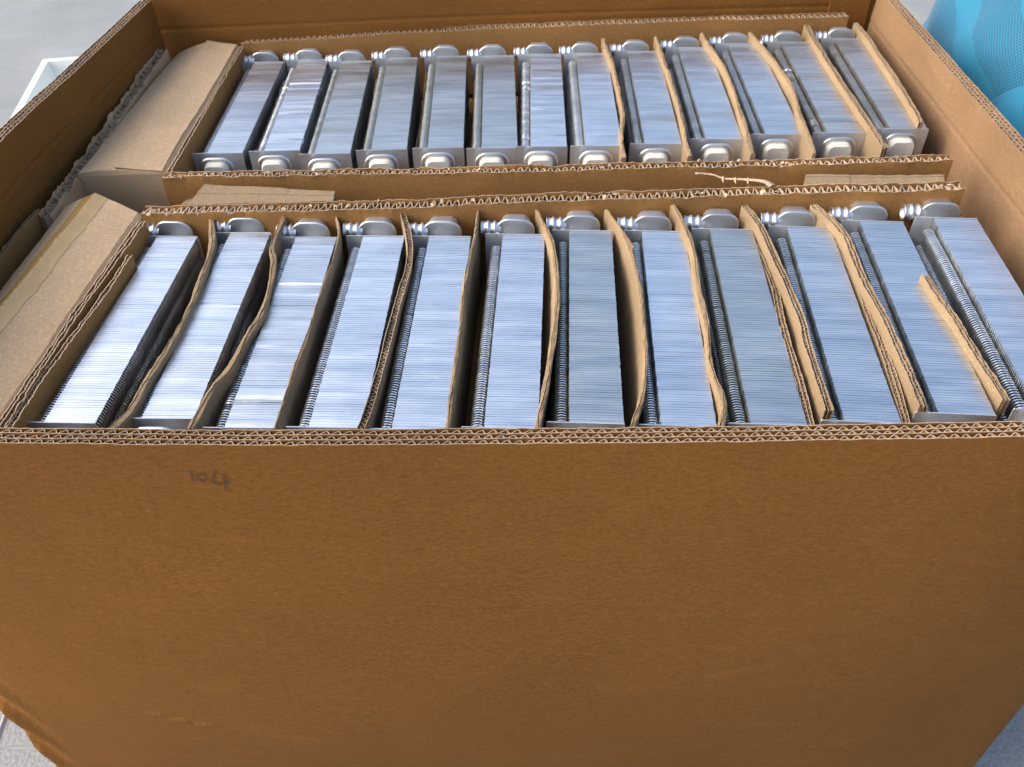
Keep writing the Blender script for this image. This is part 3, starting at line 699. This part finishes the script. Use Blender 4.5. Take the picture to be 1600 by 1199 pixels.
gap_board([(-0.5020, 1.1360, 0.8260), (-0.4820, 1.1350, 0.8270), (-0.4810, 1.1620, 0.8270), (-0.4940, 1.1620, 0.8260)], 0.09, 'small rounded board end poking out left of the creased board in the gap', lip=0.4)
# torn paper strip hanging over the gap
P, s = resample([(0.2760, 1.1470, 0.868), (0.300, 1.1400, 0.869), (0.3150, 1.1300, 0.868), (0.340, 1.1200, 0.872), (0.3660, 1.1050, 0.877), (0.376, 1.0930, 0.876)], 0.003)
n2 = len(P); wd = 0.0016 + 0.0045 * np.linspace(0, 1, n2) ** 2 + np.abs(smooth_noise(n2, 3, 0.0008)); N = nrm2(P); mb = MB()
mb.grid(np.stack([P + N * wd[:, None], P + np.array([0, 0, 0.0012]), P - N * wd[:, None] - np.array([0, 0, 0.001])], 1))
mb.grid(np.stack([P - N * wd[:, None] - np.array([0, 0, 0.001]), P - np.array([0, 0, 0.0004]), P + N * wd[:, None]], 1))
for k in range(3):
    q = P[n2 // 3 + k * 6]; mb.add([q, q + [0.003, -0.002, 0.004], q + [0.002, -0.011, -0.003]], [(0, 1, 2)])
o = mb.build('torn_strip', M_edge); tag(o, 'torn strip of paper liner sticking out from the ragged tray wall into the gap', 'paper strip')
# crumpled shreds on the ragged tray walls
def shreds(x0, x1, yf, zf, cnt, parent, sz=0.005):
    mb = MB()
    for k in range(cnt):
        x = x0 + (x1 - x0) * rng.rand(); c = np.array([x, yf(x) + rng.randn() * 0.004, zf(x) - 0.001 + rng.rand() * 0.001])
        a = rng.rand() * 6.28; s_ = sz * (0.5 + rng.rand()); u = np.array([math.cos(a), math.sin(a), rng.randn() * 0.3]) * s_; v = np.array([-math.sin(a), math.cos(a), 0.3 + rng.rand() * 0.6]) * s_ * 0.7
        mb.add([c - u, c - v * 0.4, c + u * 0.8, c + u * 0.2 + v, c - u * 0.6 + v * 0.8], [(0, 1, 4), (1, 2, 3), (1, 3, 4)])
    o = mb.build('paper_shreds', M_flute, parent); tag(o, kind='stuff')
walls = [o for o in C.objects if o.name.startswith('tray_wall')]
shreds(-0.53, 0.63, lambda x: 1.101 - 0.022 * (x + 0.54), lambda x: 0.8386 + (x + 0.542) * 0.0378, 120, walls[2], 0.0035)
shreds(-0.53, 0.63, lambda x: 1.211 - 0.045 * (x + 0.54), lambda x: 0.8386 + (x + 0.542) * 0.0373, 90, walls[1], 0.003)

# ------------------------------------------------------------------ white foam crate on the ground at left
def crate():
    root = empty('foam_crate', (-1.315, 2.71, 0), R(10)); tag(root, 'white open foam crate on the concrete beyond the left wall of the big box', 'crate')
    mb = MB(); w, d, h, t = 0.56, 0.80, 0.30, 0.02
    f = 0.86
    def ring(sx, sy, z): return [(-sx/2, -sy/2, z), (sx/2, -sy/2, z), (sx/2, sy/2, z), (-sx/2, sy/2, z)]
    Rr = [ring(w*f, d*f, 0), ring(w, d, h), ring(w-2*t, d-2*t, h), ring((w-2*t)*f, (d-2*t)*f, 0.03)]
    G = np.array([r + r[:1] for r in Rr]); mb.grid(G, 0, True); mb.add(Rr[0], [(3, 2, 1, 0)]); mb.add(Rr[3], [(0, 1, 2, 3)])
    mb.build('crate_body', M_foam, root)
    return root
crate()

# ------------------------------------------------------------------ turquoise mesh shirt beside the right wall
def shirt_material():
    m = bpy.data.materials.new('turquoise_mesh_cloth'); m.use_nodes = True
    n, l = m.node_tree.nodes, m.node_tree.links; b = n['Principled BSDF']; b.inputs['Roughness'].default_value = 0.75
    b.inputs['Sheen Weight'].default_value = 0.2
    uv = n.new('ShaderNodeUVMap'); sep = n.new('ShaderNodeSeparateXYZ'); l.new(uv.outputs['UV'], sep.inputs[0])
    def math_(op, a, bb=None, c=None):
        q = n.new('ShaderNodeMath'); q.operation = op
        for i, v in enumerate((a, bb, c)):
            if v is None: continue
            if isinstance(v, (int, float)): q.inputs[i].default_value = v
            else: l.new(v, q.inputs[i])
        return q.outputs[0]
    u, v = sep.outputs[0], sep.outputs[1]
    k = 2 * math.pi / 0.0105
    d = math_('MULTIPLY', math_('SINE', math_('MULTIPLY', math_('ADD', u, v), k * 0.72)), math_('SINE', math_('MULTIPLY', math_('SUBTRACT', u, v), k * 0.72)))
    hole = math_('GREATER_THAN', math_('ABSOLUTE', d), 0.42)
    band = math_('GREATER_THAN', math_('SINE', math_('ADD', math_('MULTIPLY', math_('ADD', v, math_('MULTIPLY', u, 0.55)), 2 * math.pi / 0.16), 2.2)), -0.45)
    mask = math_('MULTIPLY', hole, band)
    mx = n.new('ShaderNodeMix'); mx.data_type = 'RGBA'; mx.inputs[6].default_value = (0.001, 0.15, 0.27, 1); mx.inputs[7].default_value = (0.001, 0.055, 0.12, 1)
    l.new(mask, mx.inputs[0]); l.new(mx.outputs[2], b.inputs['Base Color'])
    bp = n.new('ShaderNodeBump'); bp.inputs['Strength'].default_value = 0.5; bp.inputs['Distance'].default_value = 0.001; bp.invert = True
    l.new(mask, bp.inputs['Height']); l.new(bp.outputs['Normal'], b.inputs['Normal'])
    return m
M_shirt = shirt_material()
def shirt():
    root = empty('shirt', (1.135, 1.60, 0)); tag(root, 'bright turquoise mesh sports shirt bulging beside the right wall of the big box', 'shirt')
    nu, nv = 120, 90
    def surf(cx, cy, z0, z1, rx, ry, seed, fold):
        G = np.zeros((nu + 1, nv + 1, 3)); UV = np.zeros((nu + 1, nv + 1, 2))
        for j in range(nv + 1):
            t = j / nv; z = z0 + (z1 - z0) * t
            e = math.sqrt(max(0.0, 1 - (max(0, t - 0.62) / 0.38) ** 2.6)) * (0.90 + 0.10 * math.sin(t * 3.0))
            for i in range(nu + 1):
                a = 2 * math.pi * i / nu
                p = Vector((math.cos(a) * 1.3, math.sin(a) * 1.3, z * 2.2))
                w = noise.noise(p * 1.5 + Vector((seed, 0, 0))) * 0.10 + noise.noise(Vector((math.cos(a) * 2.2, math.sin(a) * 2.2, z * 5 + seed))) * 0.05
                cr = noise.noise(Vector((a * 1.1 - z * 3.2 + seed, a * 0.5 + z * 1.4, seed)) * 1.6)
                w += 0.012 * fold * math.sin(a * 7 + z * 16) + 0.09 * fold * (0.35 - min(0.35, (cr * cr + 0.004) ** 0.5)) 
                r = e * (1 + w)
                G[i, j] = (cx + rx * r * math.cos(a), cy + ry * r * math.sin(a), z)
                UV[i, j] = (a * (rx + ry) / 2, z)
        mb = MB(); mb.grid(G, 0, False)
        me = mb.mesh('cloth', M_shirt, True)
        uvl = me.uv_layers.new(name='UVMap'); flat = UV.reshape(-1, 2)
        idx = np.zeros(len(me.loops), int); me.loops.foreach_get('vertex_index', idx)
        uvl.data.foreach_set('uv', flat[idx].ravel())
        return me
    a = link('torso_cloth', surf(0.0, 0.0, 0.0, 1.15, 0.30, 0.42, 3.1, 1.3), root)
    b = link('sleeve_cloth', surf(-0.14, -0.20, 0.0, 0.94, 0.19, 0.20, 5.7, 1.5), root)
shirt()
